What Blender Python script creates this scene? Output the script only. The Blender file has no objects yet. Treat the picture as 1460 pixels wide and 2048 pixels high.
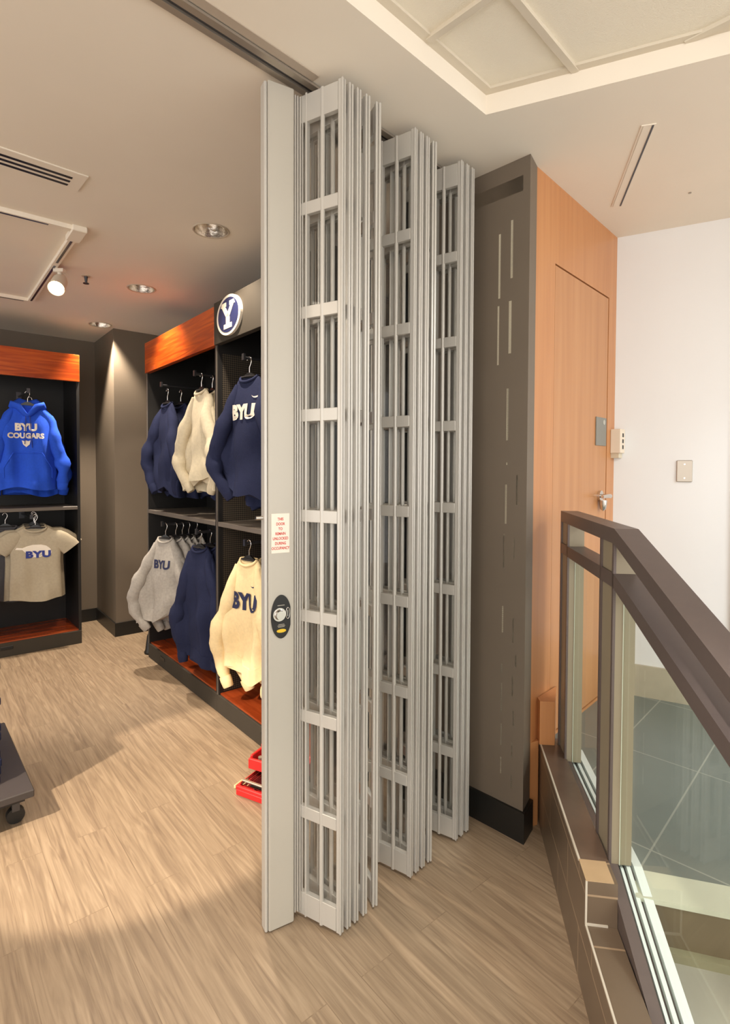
import bpy, math, random
from mathutils import Matrix, Vector
random.seed(7)
PI = math.pi
sc = bpy.context.scene
col = sc.collection

# ------------------------------------------------------------------ camera, world, big lights, exposure
FPX, CY0, CAMH, PITCH, ROLL = 1085.0, 969.0, 1.5, math.radians(1.6), math.radians(.22)
fw = Vector((0, math.cos(PITCH), -math.sin(PITCH))); up0 = Vector((0, math.sin(PITCH), math.cos(PITCH))); rt0 = Vector((1, 0, 0))
rt = math.cos(ROLL) * rt0 + math.sin(ROLL) * up0
up = -math.sin(ROLL) * rt0 + math.cos(ROLL) * up0
cd = bpy.data.cameras.new('camera'); cam = bpy.data.objects.new('camera', cd); col.objects.link(cam)
cd.sensor_fit = 'VERTICAL'; cd.sensor_height = 36; cd.lens = FPX / 2048 * 36
cd.shift_y = -(1024 - CY0) / 2048
cd.clip_start = .05
cam.matrix_world = Matrix(((rt.x, up.x, -fw.x, 0), (rt.y, up.y, -fw.y, 0), (rt.z, up.z, -fw.z, CAMH), (0, 0, 0, 1)))
sc.camera = cam
vs = sc.view_settings
vs.view_transform = 'Standard'; vs.look = 'None'; vs.gamma = 1; vs.use_curve_mapping = False; vs.exposure = 0.56

def lin(c):
    return tuple((x / 255 / 12.92) if x / 255 <= .04045 else ((x / 255 + .055) / 1.055) ** 2.4 for x in c)

w = bpy.data.worlds.new('world'); sc.world = w; w.use_nodes = True
w.node_tree.nodes['Background'].inputs[0].default_value = (1.0, .965, .925, 1)
w.node_tree.nodes['Background'].inputs[1].default_value = 1.7

def light(name, kind, loc, target, power, color, size=.1, size_y=None, spot=60, blend=.4):
    l = bpy.data.lights.new(name, kind); l.energy = power; l.color = color
    if kind == 'AREA':
        l.size = size
        if size_y: l.shape = 'RECTANGLE'; l.size_y = size_y
    else:
        l.shadow_soft_size = size
    if kind == 'SPOT': l.spot_size = math.radians(spot); l.spot_blend = blend
    o = bpy.data.objects.new(name, l); col.objects.link(o); o.location = loc
    d = Vector(target) - Vector(loc)
    o.rotation_euler = d.to_track_quat('-Z', 'Y').to_euler()
    return o
WARM = (1.0, .86, .69); SOFT = (1.0, .94, .87); COOL = (.80, .91, 1.0)
light('shop_fill_area', 'AREA', (-2.6, 1.2, 2.68), (-2.6, 1.2, 0), 22, WARM, 1.0)  # added soft fill for the shop, no panel fixture there
light('corridor_fill_area', 'AREA', (.2, -1.0, 2.78), (.3, .2, 0), 20, SOFT, .9)  # unseen area lamp added as overhead fill for the corridor
light('stair_panel_light', 'AREA', (2.7, .9, 2.78), (2.7, .9, 0), 50, COOL, .6, 1.2)
light('wall_wash_light', 'SPOT', (2.9, 1.2, 2.7), (2.25, 2.5, .75), 75, COOL, .12, spot=64, blend=.6)
light('shop_floor_spot', 'SPOT', (-2.3, .6, 2.6), (-.90, 2.46, 0), 430, WARM, .04, spot=24, blend=.18)
light('corridor_floor_fill_spot', 'SPOT', (.1, .35, 2.68), (.15, 1.15, 0), 75, SOFT, .05, spot=42, blend=.35)  # added spot to brighten the near corridor floor, no fixture behind it
light('column_wash_spot', 'SPOT', (-1.3, 2.2, 2.6), (-1.95, 4.95, 1.25), 75, WARM, .04, spot=22, blend=.5)
light('rack_side_spot', 'SPOT', (-1.9, 1.9, 2.6), (-.65, 2.95, .7), 42, WARM, .03, spot=34, blend=.5)

# ------------------------------------------------------------------ helpers: materials
def mat(name, rgb, rough=.6, metal=0.0, spec=.5, noise=0.0, nscale=20.0, bump=0.0, bscale=200.0, emit=0.0, coat=0.0):
    m = bpy.data.materials.new(name); m.use_nodes = True
    nt = m.node_tree; b = nt.nodes['Principled BSDF']; c = lin(rgb) + (1,)
    b.inputs['Base Color'].default_value = c; b.inputs['Roughness'].default_value = rough
    b.inputs['Metallic'].default_value = metal; b.inputs['Specular IOR Level'].default_value = spec
    b.inputs['Coat Weight'].default_value = coat
    tc = nt.nodes.new('ShaderNodeTexCoord')
    if noise:
        n = nt.nodes.new('ShaderNodeTexNoise'); n.inputs['Scale'].default_value = nscale; n.inputs['Detail'].default_value = 4
        nt.links.new(tc.outputs['Object'], n.inputs['Vector'])
        mr = nt.nodes.new('ShaderNodeMapRange'); mr.inputs[1].default_value = .3; mr.inputs[2].default_value = .7
        mr.inputs[3].default_value = 1 - noise; mr.inputs[4].default_value = 1 + noise
        nt.links.new(n.outputs['Fac'], mr.inputs[0])
        mx = nt.nodes.new('ShaderNodeMix'); mx.data_type = 'RGBA'; mx.blend_type = 'MULTIPLY'; mx.inputs[0].default_value = 1
        mx.inputs[6].default_value = c
        nt.links.new(mr.outputs[0], mx.inputs[7]); nt.links.new(mx.outputs[2], b.inputs['Base Color'])
    if bump:
        n = nt.nodes.new('ShaderNodeTexNoise'); n.inputs['Scale'].default_value = bscale; n.inputs['Detail'].default_value = 3
        nt.links.new(tc.outputs['Object'], n.inputs['Vector'])
        bp = nt.nodes.new('ShaderNodeBump'); bp.inputs['Strength'].default_value = bump; bp.inputs['Distance'].default_value = .004
        nt.links.new(n.outputs['Fac'], bp.inputs['Height']); nt.links.new(bp.outputs['Normal'], b.inputs['Normal'])
    if emit:
        b.inputs['Emission Color'].default_value = c; b.inputs['Emission Strength'].default_value = emit
    return m

def wood_mat(name, dark, mid, light_, rot, sx, sy, rough=.35, ring=0.0, axis='XZ', coat=0.0, blotch=.5):
    """streaky grain: noise stretched along one axis."""
    m = mat(name, mid, rough, coat=coat); nt = m.node_tree; b = nt.nodes['Principled BSDF']
    tc = nt.nodes.new('ShaderNodeTexCoord'); mp = nt.nodes.new('ShaderNodeMapping')
    mp.inputs['Rotation'].default_value = rot
    sc_ = (sx, sy, sy) if axis == 'X' else (sy, sy, sx)
    mp.inputs['Scale'].default_value = sc_
    nt.links.new(tc.outputs['Object'], mp.inputs['Vector'])
    n = nt.nodes.new('ShaderNodeTexNoise'); n.inputs['Scale'].default_value = 1; n.inputs['Detail'].default_value = 6
    n.inputs['Distortion'].default_value = ring
    nt.links.new(mp.outputs['Vector'], n.inputs['Vector'])
    r = nt.nodes.new('ShaderNodeValToRGB')
    r.color_ramp.elements[0].position = .25; r.color_ramp.elements[0].color = lin(dark) + (1,)
    r.color_ramp.elements[1].position = .78; r.color_ramp.elements[1].color = lin(light_) + (1,)
    e = r.color_ramp.elements.new(.5); e.color = lin(mid) + (1,)
    nt.links.new(n.outputs['Fac'], r.inputs['Fac']); nt.links.new(r.outputs['Color'], b.inputs['Base Color'])
    return m, nt, r, b, mp

def glass_mat(name, tint, refl=.08):
    m = bpy.data.materials.new(name); m.use_nodes = True; nt = m.node_tree; nt.nodes.clear()
    o = nt.nodes.new('ShaderNodeOutputMaterial'); mx = nt.nodes.new('ShaderNodeMixShader')
    t = nt.nodes.new('ShaderNodeBsdfTransparent'); t.inputs[0].default_value = tint + (1,)
    g = nt.nodes.new('ShaderNodeBsdfGlossy'); g.inputs['Roughness'].default_value = .02; g.inputs[0].default_value = (1, 1, 1, 1)
    fr = nt.nodes.new('ShaderNodeFresnel'); fr.inputs[0].default_value = 1.45
    mm = nt.nodes.new('ShaderNodeMath'); mm.operation = 'MULTIPLY'; mm.inputs[1].default_value = refl * 10
    nt.links.new(fr.outputs[0], mm.inputs[0]); nt.links.new(mm.outputs[0], mx.inputs[0])
    nt.links.new(t.outputs[0], mx.inputs[1]); nt.links.new(g.outputs[0], mx.inputs[2]); nt.links.new(mx.outputs[0], o.inputs[0])
    return m

# ------------------------------------------------------------------ helpers: mesh builder
class MB:
    def __init__(s): s.v = []; s.f = []; s.sm = []
    def add(s, vs_, fs, M=None, smooth=False):
        n = len(s.v)
        for p in vs_:
            p = Vector(p)
            s.v.append(M @ p if M else p)
        for f in fs: s.f.append([i + n for i in f]); s.sm.append(smooth)
        return s
    def box(s, x0, x1, y0, y1, z0, z1, M=None):
        if x0 > x1: x0, x1 = x1, x0
        if y0 > y1: y0, y1 = y1, y0
        v = [(x0, y0, z0), (x1, y0, z0), (x1, y1, z0), (x0, y1, z0), (x0, y0, z1), (x1, y0, z1), (x1, y1, z1), (x0, y1, z1)]
        return s.add(v, [(0, 3, 2, 1), (4, 5, 6, 7), (0, 1, 5, 4), (1, 2, 6, 5), (2, 3, 7, 6), (3, 0, 4, 7)], M)
    def bbox(s, x0, x1, y0, y1, z0, z1, b=.003, M=None):
        """box with chamfered vertical+horizontal edges"""
        v = []; f = []
        X = (x0, x1); Y = (y0, y1); Z = (z0, z1)
        idx = {}
        for i in (0, 1):
            for j in (0, 1):
                for k in (0, 1):
                    sx, sy, sz = (1 - 2 * i), (1 - 2 * j), (1 - 2 * k)
                    for a in range(3):
                        p = [X[i] + sx * b, Y[j] + sy * b, Z[k] + sz * b]
                        p[a] = (X[i], Y[j], Z[k])[a]
                        idx[(i, j, k, a)] = len(v); v.append(p)
        for i in (0, 1):
            f.append([idx[(i, *q, 0)] for q in ((0, 0), (1, 0), (1, 1), (0, 1))][::(1 if i else -1)])
            f.append([idx[(q[0], i, q[1], 1)] for q in ((0, 0), (0, 1), (1, 1), (1, 0))][::(1 if i else -1)])
            f.append([idx[(q[0], q[1], i, 2)] for q in ((0, 0), (1, 0), (1, 1), (0, 1))][::(1 if i else -1)])
        for i in (0, 1):
            for j in (0, 1):
                f.append([idx[(i, j, 0, 0)], idx[(i, j, 1, 0)], idx[(i, j, 1, 1)], idx[(i, j, 0, 1)]])
                f.append([idx[(i, 0, j, 0)], idx[(i, 1, j, 0)], idx[(i, 1, j, 2)], idx[(i, 0, j, 2)]])
                f.append([idx[(0, i, j, 1)], idx[(1, i, j, 1)], idx[(1, i, j, 2)], idx[(0, i, j, 2)]])
        for i in (0, 1):
            for j in (0, 1):
                for k in (0, 1): f.append([idx[(i, j, k, 0)], idx[(i, j, k, 1)], idx[(i, j, k, 2)]])
        return s.add(v, f, M)
    def prism(s, pts, z0, z1, M=None):
        n = len(pts)
        v = [(p[0], p[1], z0) for p in pts] + [(p[0], p[1], z1) for p in pts]
        f = [list(range(n))[::-1], list(range(n, 2 * n))] + [(i, (i + 1) % n, n + (i + 1) % n, n + i) for i in range(n)]
        return s.add(v, f, M)
    def tube(s, pts, r, n=10, M=None, caps=True, ell=None):
        """tube along points; r scalar or list; ell = (axis vector, factor) squeezes"""
        P = [Vector(p) for p in pts]; R = r if isinstance(r, (list, tuple)) else [r] * len(P)
        v = []; f = []
        ref = None
        for i, p in enumerate(P):
            t = (P[min(i + 1, len(P) - 1)] - P[max(i - 1, 0)]).normalized()
            if ref is None: ref = Vector((0, 1, 0)) if abs(t.y) < .8 else Vector((1, 0, 0))
            a = (ref - t * ref.dot(t)).normalized(); bb = t.cross(a); ref = a
            ri = R[i] if isinstance(R[i], (tuple, list)) else (R[i], R[i])
            for k in range(n):
                th = 2 * PI * k / n
                v.append(p + a * math.cos(th) * ri[0] + bb * math.sin(th) * ri[1])
        for i in range(len(P) - 1):
            for k in range(n):
                f.append((i * n + k, i * n + (k + 1) % n, (i + 1) * n + (k + 1) % n, (i + 1) * n + k))
        s.add(v, f, M, True)
        if caps:
            s.add([v[k] for k in range(n)], [list(range(n))], M)
            s.add([v[(len(P) - 1) * n + k] for k in range(n)], [list(range(n))[::-1]], M)
        return s
    def lathe(s, prof, n=32, M=None):
        v = []; f = []
        for (r, z) in prof:
            for k in range(n): v.append((r * math.cos(2 * PI * k / n), r * math.sin(2 * PI * k / n), z))
        for i in range(len(prof) - 1):
            for k in range(n): f.append((i * n + k, i * n + (k + 1) % n, (i + 1) * n + (k + 1) % n, (i + 1) * n + k))
        return s.add(v, f, M, True)
    def plate(s, pts, y0, y1, M=None):
        """outline in x,z extruded along y"""
        n = len(pts)
        v = [(p[0], y0, p[1]) for p in pts] + [(p[0], y1, p[1]) for p in pts]
        f = [list(range(n)), list(range(n, 2 * n))[::-1]] + [(i, n + i, n + (i + 1) % n, (i + 1) % n) for i in range(n)]
        return s.add(v, f, M)

WM = {}
def obj(name, mb, m, parent=None, loc=None, rotz=0.0):
    """one mesh object. loc/rotz: mesh is in local coordinates of that frame; otherwise parent-local coordinates"""
    me = bpy.data.meshes.new(name); me.from_pydata([tuple(v) for v in mb.v], [], mb.f); me.update()
    me.polygons.foreach_set('use_smooth', mb.sm); me.materials.append(m)
    o = bpy.data.objects.new(name, me); col.objects.link(o)
    if parent: o.parent = parent
    if loc is not None: o.location = loc
    o.rotation_euler = (0, 0, rotz)
    return o
def thing(name, label, cat, loc=(0, 0, 0), rotz=0.0, group=None):
    o = bpy.data.objects.new(name, None); col.objects.link(o); o.empty_display_size = .05
    o.location = loc; o.rotation_euler = (0, 0, rotz)
    return tag(o, label, cat, group)
def tag(o, label, cat, group=None):
    o['label'] = label; o['category'] = cat
    if group: o['group'] = group
    return o
def struct(name, mb, m, loc=None, rotz=0.0):
    o = obj(name, mb, m, None, loc, rotz); o['kind'] = 'structure'; return o
def copy_tree(o, parent=None):
    c = o.copy(); col.objects.link(c)
    if parent: c.parent = parent
    for ch in o.children: copy_tree(ch, c)
    return c
def azr(a):            # compass azimuth (clockwise from +Y, degrees) -> rotation that points local +X along it
    return math.radians(90 - a)
def facing(a):         # rotation that points local -Y along azimuth
    return math.radians(180 - a)
def adir(a): return Vector((math.sin(math.radians(a)), math.cos(math.radians(a)), 0))
def text_mesh(s, size, bold=0.0, sx=1.0, spacing=1.0):
    """flat lettering, returns list of 2-D verts (centred) and faces"""
    cu = bpy.data.curves.new('t', 'FONT'); cu.body = s; cu.size = size; cu.align_x = 'CENTER'; cu.align_y = 'CENTER'
    cu.offset = bold; cu.space_character = spacing; cu.resolution_u = 3
    o = bpy.data.objects.new('t', cu); col.objects.link(o)
    me = bpy.data.meshes.new_from_object(o.evaluated_get(bpy.context.evaluated_depsgraph_get()))
    v = [(p.co.x * sx, p.co.y) for p in me.vertices]; f = [list(p.vertices) for p in me.polygons]
    bpy.data.objects.remove(o); bpy.data.curves.remove(cu); bpy.data.meshes.remove(me)
    return v, f
def flat_text(mb, s, size, cx, cz, y, bold=0.0, sx=1.0, spacing=1.0):
    v, f = text_mesh(s, size, bold, sx, spacing)
    mb.add([(cx + a, y, cz + b) for a, b in v], f)

# ------------------------------------------------------------------ materials
M_ceil = mat('painted_ceiling', (236, 226, 210), .8, noise=.015, nscale=3)
M_tile_ceil = mat('ceiling_tile', (238, 230, 212), .9, bump=.4, bscale=300)
M_tee = mat('ceiling_grid', (214, 204, 186), .6)
M_grey = mat('warm_grey_paint', (110, 98, 84), .55, noise=.03, nscale=4)
M_white = mat('white_paint', (226, 225, 223), .6, noise=.01, nscale=3)
M_black = mat('black_plastic', (22, 21, 20), .45)
M_base = mat('black_rubber_base', (26, 25, 23), .4)
M_cab = mat('dark_cabinet_laminate', (28, 26, 25), .5, noise=.05, nscale=9)
M_cabgrey = mat('grey_brown_cabinet_front', (64, 58, 50), .8, spec=.2, noise=.03, nscale=8)
M_shelf = mat('grey_shelf', (104, 96, 88), .45)
M_gate = mat('silver_grey_aluminium', (196, 192, 184), .34, metal=.25)
M_gate2 = mat('lead_post_aluminium', (184, 178, 166), .42, metal=.1, noise=.01, nscale=6)
M_dmetal = mat('dark_steel', (86, 86, 90), .35, metal=.8)
M_chrome = mat('chrome', (215, 210, 205), .18, metal=1)
M_steel = mat('brushed_steel_plate', (178, 168, 155), .35, metal=.7)
M_bronze = mat('bronze_metal_rail', (102, 90, 86), .40, metal=.35, noise=.03, nscale=30)
M_bronze2 = mat('satin_bronze_post', (146, 134, 112), .45, metal=.15)
M_channel = mat('white_aluminium_channel', (226, 232, 230), .4, metal=.1)
M_glass = glass_mat('rail_glass', (.95, .975, .955), .012)
M_glassedge = mat('glass_edge', (190, 196, 178), .2)
M_pane = glass_mat('clear_gate_pane', (.985, .985, .98), .014)
M_kerb = None
M_orange = wood_mat('orange_stained_wood', (138, 48, 8), (176, 70, 14), (214, 104, 30), (0, 0, 0), 1.6, 26, .28, ring=1.6, axis='X', coat=.3)[0]
M_redwood = wood_mat('red_stained_wood', (128, 50, 20), (158, 66, 28), (182, 88, 42), (0, 0, 0), 2.0, 22, .25, ring=.6, axis='X', coat=.3)[0]
M_maple = wood_mat('maple_veneer', (180, 120, 72), (190, 130, 81), (198, 140, 90), (0, 0, 0), 1.1, 24, .38, ring=.4, axis='Z', coat=.1)[0]
M_maple2 = wood_mat('maple_door_veneer', (176, 120, 74), (186, 130, 83), (194, 140, 93), (0, 0, 0), .8, 20, .38, ring=.3, axis='Z', coat=.1)[0]

def floor_mat():
    m, nt, r, b, mp = wood_mat('wood_plank_floor', (126, 106, 86), (152, 131, 107), (176, 154, 128), (0, 0, math.radians(-130)), 2.6, 44, .42, ring=1.6, axis='X')
    mp.vector_type = 'POINT'
    tc = nt.nodes.new('ShaderNodeTexCoord'); m2 = nt.nodes.new('ShaderNodeMapping'); m2.inputs['Rotation'].default_value = (0, 0, math.radians(-130))
    nt.links.new(tc.outputs['Object'], m2.inputs['Vector'])
    # rotate first, then stretch
    mp.inputs['Rotation'].default_value = (0, 0, 0); nt.links.new(m2.outputs['Vector'], mp.inputs['Vector'])
    br = nt.nodes.new('ShaderNodeTexBrick'); br.offset = .37; br.inputs['Scale'].default_value = 1
    br.inputs['Brick Width'].default_value = 1.2; br.inputs['Row Height'].default_value = .125; br.inputs['Mortar Size'].default_value = .0016
    br.inputs['Mortar Smooth'].default_value = .3
    br.inputs['Color1'].default_value = (1.03, 1.03, 1.03, 1); br.inputs['Color2'].default_value = (.95, .95, .95, 1); br.inputs['Mortar'].default_value = (.80, .78, .76, 1)
    nt.links.new(m2.outputs['Vector'], br.inputs['Vector'])
    # shift the grain per plank
    ad = nt.nodes.new('ShaderNodeVectorMath'); ad.operation = 'MULTIPLY_ADD'; ad.inputs[1].default_value = (90, 90, 0)
    nt.links.new(br.outputs['Color'], ad.inputs[0]); nt.links.new(mp.outputs['Vector'], ad.inputs[2])
    for n in nt.nodes:
        if n.type == 'TEX_NOISE': nt.links.new(ad.outputs[0], n.inputs['Vector'])
    mx = nt.nodes.new('ShaderNodeMix'); mx.data_type = 'RGBA'; mx.blend_type = 'MULTIPLY'; mx.inputs[0].default_value = 1
    nt.links.new(r.outputs['Color'], mx.inputs[6]); nt.links.new(br.outputs['Color'], mx.inputs[7]); nt.links.new(mx.outputs[2], b.inputs['Base Color'])
    return m
M_floor = floor_mat()

def tile_mat(name, c1, c2, grout, bw, bh, rotdeg, off=0.0, rough=.3, mortar=.004, plane='XY', shift=(0, 0, 0)):
    m = mat(name, c1, rough); nt = m.node_tree; b = nt.nodes['Principled BSDF']
    tc = nt.nodes.new('ShaderNodeTexCoord'); mp = nt.nodes.new('ShaderNodeMapping')
    mp.inputs['Rotation'].default_value = (math.radians(-90) if plane == 'XZ' else 0, 0, math.radians(rotdeg)); mp.inputs['Location'].default_value = shift
    nt.links.new(tc.outputs['Object'], mp.inputs['Vector'])
    br = nt.nodes.new('ShaderNodeTexBrick'); br.offset = off; br.inputs['Scale'].default_value = 1
    br.inputs['Brick Width'].default_value = bw; br.inputs['Row Height'].default_value = bh; br.inputs['Mortar Size'].default_value = mortar
    br.inputs['Color1'].default_value = lin(c1) + (1,); br.inputs['Color2'].default_value = lin(c2) + (1,); br.inputs['Mortar'].default_value = lin(grout) + (1,)
    nt.links.new(mp.outputs['Vector'], br.inputs['Vector'])
    n = nt.nodes.new('ShaderNodeTexNoise'); n.inputs['Scale'].default_value = 6; n.inputs['Detail'].default_value = 5
    nt.links.new(tc.outputs['Object'], n.inputs['Vector'])
    mr = nt.nodes.new('ShaderNodeMapRange'); mr.inputs[3].default_value = .86; mr.inputs[4].default_value = 1.14
    nt.links.new(n.outputs['Fac'], mr.inputs[0])
    mx = nt.nodes.new('ShaderNodeMix'); mx.data_type = 'RGBA'; mx.blend_type = 'MULTIPLY'; mx.inputs[0].default_value = 1
    nt.links.new(br.outputs['Color'], mx.inputs[6]); nt.links.new(mr.outputs[0], mx.inputs[7]); nt.links.new(mx.outputs[2], b.inputs['Base Color'])
    return m
M_slate = tile_mat('grey_slate_tile', (106, 113, 108), (112, 119, 113), (150, 152, 142), .61, .305, -46.5, 0, mortar=.003, shift=(.0, .115, 0))
M_kerb = tile_mat('brown_stone_tile', (104, 88, 72), (112, 95, 78), (158, 134, 108), .30, .155, 0, .5, .3, .003, 'XZ')
M_kerbtop = mat('brown_stone_top', (98, 80, 68), .22, noise=.08, nscale=12)
M_tan = mat('tan_stone_tile', (180, 152, 118), .35, noise=.05, nscale=10)
M_nosing = mat('pale_stone_nosing', (200, 200, 180), .35, noise=.04, nscale=10)
M_grout = mat('pale_grout_edge', (198, 188, 172), .4)

# ------------------------------------------------------------------ the setting
H = 2.73
struct('floor', MB().box(-6.5, 4.5, -2.5, 7.5, -.05, 0), M_floor)

def line_pt(p, az, t): d = adir(az); return (p[0] + d.x * t, p[1] + d.y * t)
P0 = (.414, 1.915)
Pa = line_pt(P0, 225.7, 6.2); Pb = line_pt(P0, 113.0, 5.0)
DL = ((-.80, 2.837), (-1.533, 3.745), (-2.272, 4.677))
ceil_o = struct('ceiling', MB().prism([Pa, P0, Pb, (5.0, 7.5), (-6.5, 7.5), (-6.5, Pa[1])], H, H + .075), M_ceil)
cut = MB()
for (x, y) in DL: cut.prism([(x + .083 * math.cos(2 * PI * k / 40), y + .083 * math.sin(2 * PI * k / 40)) for k in range(40)], H - .1, H + .2)
co = obj('cutter', cut, M_ceil); bm_ = ceil_o.modifiers.new('holes', 'BOOLEAN'); bm_.object = co; bm_.operation = 'DIFFERENCE'; bm_.solver = 'EXACT'
me_ = bpy.data.meshes.new_from_object(ceil_o.evaluated_get(bpy.context.evaluated_depsgraph_get())); ceil_o.modifiers.clear(); ceil_o.data = me_
bpy.data.objects.remove(co)
struct('ceiling_recess', MB().prism([Pa, line_pt(P0, 0, .03), Pb, (5.2, -2.5), (-6.5, -2.5)], H + .075, H + .10), M_tile_ceil)
# recessed grid tees: bars running along az 45 and az 135
tg = MB()
Mt = Matrix.Translation((P0[0], P0[1], 0)) @ Matrix.Rotation(azr(45), 4, 'Z')   # x along az45, y to the left (az -45)
def tee(s, a, b, along):
    if along == 'x': s.box(a[0], b, a[1] - .011, a[1] + .011, H + .062, H + .0755, Mt)
    else: s.box(a[0] - .011, a[0] + .011, a[1], b, H + .062, H + .0755, Mt)
for k in range(5): tee(tg, (-5, -.268 - .61 * k), (.268 + .61 * k) * .404, 'x')
for k in range(7): tee(tg, (.225 - .555 * k, -3.6), (-.556 if k == 0 else -.008), 'y')
to = struct('trim_1', tg, M_tee)
# perimeter angle along the tray
pa = MB()
pa.prism([P0, line_pt(P0, 225.7, 6), line_pt(line_pt(P0, 225.7, 6), 135, .02), line_pt(P0, 168, .035)], H + .066, H + .0755)
pa.prism([P0, line_pt(P0, 168, .035), line_pt(line_pt(P0, 113, 4.5), 203, .02), line_pt(P0, 113, 4.5)], H + .066, H + .0755)
struct('trim_2', pa, M_tee)

# stub wall (grey) at the end of the gate line
W0 = (.640, 2.146); W1 = (.694, 2.235)
We = line_pt(W0, -45, .60)
Wf = line_pt(We, 45, .10)
struct('wall_jamb', MB().prism([W0, W1, Wf, We], 0, H), M_grey)
# scuffs: pale vertical wear strips on the stub wall
M_scuff = mat('pale_wear_mark', (206, 196, 172), .6)
M_patch = mat('grey_paint_repair', (124, 110, 93), .5)
sm = MB(); Ms = Matrix.Translation((W0[0], W0[1], 0)) @ Matrix.Rotation(azr(-45), 4, 'Z')
for (x0, x1, z0, z1) in ((.072, .082, 2.27, 2.50), (.128, .137, 2.20, 2.46), (.076, .088, 1.97, 2.18), (.132, .140, 1.93, 2.17), (.084, .094, 1.62, 1.83), (.086, .092, 1.52, 1.53),
                         (.088, .096, 1.28, 1.44), (.040, .046, 1.36, 1.48), (.05, .055, 1.14, 1.22), (.096, .102, 1.10, 1.24), (.098, .104, .83, .94), (.05, .056, .80, .90),
                         (.036, .043, .70, .75), (.10, .106, .66, .70), (.05, .056, .58, .66), (.10, .106, .50, .62), (.045, .05, .46, .52), (.10, .105, .36, .45), (.05, .055, .32, .39), (.10, .105, .24, .31), (.05, .056, .20, .26)):
    sm.box(x0, x1, -.0012 + 0, .0, z0, z1, Ms)
# outward face of the stub is local +y side? keep marks on the viewer side
for i in range(len(sm.v)): pass
obm = struct('wall_jamb_wear', sm, M_scuff)
pm = MB(); pm.box(.03, .29, -.001, 0, 2.60, 2.66, Ms)
struct('wall_jamb_repair', pm, M_patch)
bb = MB(); n_ = adir(225) * .012
bb.prism([line_pt(W0, 225, .012), line_pt(line_pt(W0, 135, .012), 225, .012), line_pt(line_pt(W1, 120, .004), 135, .012), (W1[0], W1[1]), W0], 0, .125)
bb.prism([line_pt(W0, 225, .012), W0, We, line_pt(We, 225, .012)], 0, .125)
struct('baseboard_jamb', bb, M_base)

# maple wall with door
Lw = .955; A = 43.5
MW = (W1[0], W1[1], 0)
ds0, ds1, dz0, dz1 = .185, .815, .33, 2.385; g = .006
ww = MB()
ww.box(0, ds0 - g, 0, .03, 0, H); ww.box(ds1 + g, Lw, 0, .03, 0, H); ww.box(ds0 - g, ds1 + g, 0, .03, dz1 + g, H); ww.box(ds0 - g, ds1 + g, 0, .03, 0, dz0 - g)
ww.box(0, Lw, .045, .06, 0, H)
for i, v in enumerate(ww.v): ww.v[i] = Vector((v.x, v.y, v.z))
struct('wall_maple', ww, M_maple, MW, azr(A))
dm = struct('door_1', MB().box(ds0, ds1, .002, .044, dz0, dz1), M_maple2, MW, azr(A))
hm = MB(); hx, hz = .725, 1.37
hm.tube([(hx, .002, hz), (hx, -.012, hz)], .027, 18); hm.tube([(hx, -.01, hz), (hx, -.055, hz)], .010, 10); hm.tube([(hx + .005, -.052, hz), (hx - .03, -.056, hz + .002), (hx - .10, -.052, hz)], [.011, .010, .008], 10)
hm.lathe([(.001, -.055), (.014, -.045), (.018, -.02), (.02, 0)], 14, Matrix.Translation((hx, -.02, hz - .022)))
obj('door_handle', hm, M_chrome, dm)
# sign plate on the door
sp = thing('door_sign', 'small grey blank sign plate on the maple door above its lever handle', 'sign', (MW[0], MW[1], 0), azr(A))
obj('plate', MB().bbox(.665, .80, -.004, .0015, 1.625, 1.768, .001), mat('slate_blue_plate', (128, 126, 118), .4), sp)
obj('emblem', MB().tube([(.765, -.0055, 1.745), (.765, -.0035, 1.745)], .013, 18), mat('pale_emblem', (184, 182, 172), .5), sp)
# white control box
cb = thing('wall_control_box', 'white box with three dark side slots mounted at the end of the maple wall', 'control box', (MW[0], MW[1], 0), azr(A))
obj('housing', MB().bbox(.868, .935, -.052, 0, 1.590, 1.716, .003), mat('cream_plastic', (226, 212, 192), .5), cb)
for k in range(3):
    obj('slot', MB().box(.895, .912, -.0535, -.051, 1.612 + k * .031, 1.632 + k * .031), M_black, cb)
obj('bracket', MB().prism([(.88, -.04), (.93, -.04), (.93, 0), (.88, 0)], 1.565, 1.59), mat('cream_bracket', (208, 196, 172), .6), cb)

# white wall, landing, base tile
WW = line_pt(W1, A, .926); AW = 118
struct('wall_right', MB().box(0, 3.2, 0, .1, .30, H), M_white, (WW[0], WW[1], 0), azr(AW))
struct('trim_3', MB().box(.535, 3.2, -.012, 0, .30, H), M_white, (WW[0], WW[1], 0), azr(AW))
struct('baseboard_right', MB().box(0.01, 3.2, -.016, 0, .30, .475), mat('beige_stone_skirting', (178, 168, 146), .4, noise=.04), (WW[0], WW[1], 0), azr(AW))
sw = thing('blank_wall_plate', 'steel blank switch plate with two screws on the white wall', 'wall plate', (WW[0], WW[1], 0), azr(AW))
obj('plate', MB().bbox(.292, .362, -.008, 0, 1.442, 1.552, .003), M_steel, sw)
for z in (1.462, 1.532): obj('screw', MB().tube([(.327, -.0095, z), (.327, -.007, z)], .004, 10), M_chrome, sw)

RA = 187.7                                   # railing direction (towards the viewer)
R0 = (.815, 2.252)
def rp(s, off=0.0, z=0.0):                   # point on rail line; off = to the right (stairs side)
    d = adir(RA); n = adir(RA - 90)
    return (R0[0] + d.x * s + n.x * off, R0[1] + d.y * s + n.y * off, z)
lp = rp(-.03, .085); l2 = rp(.60, .085)
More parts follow.
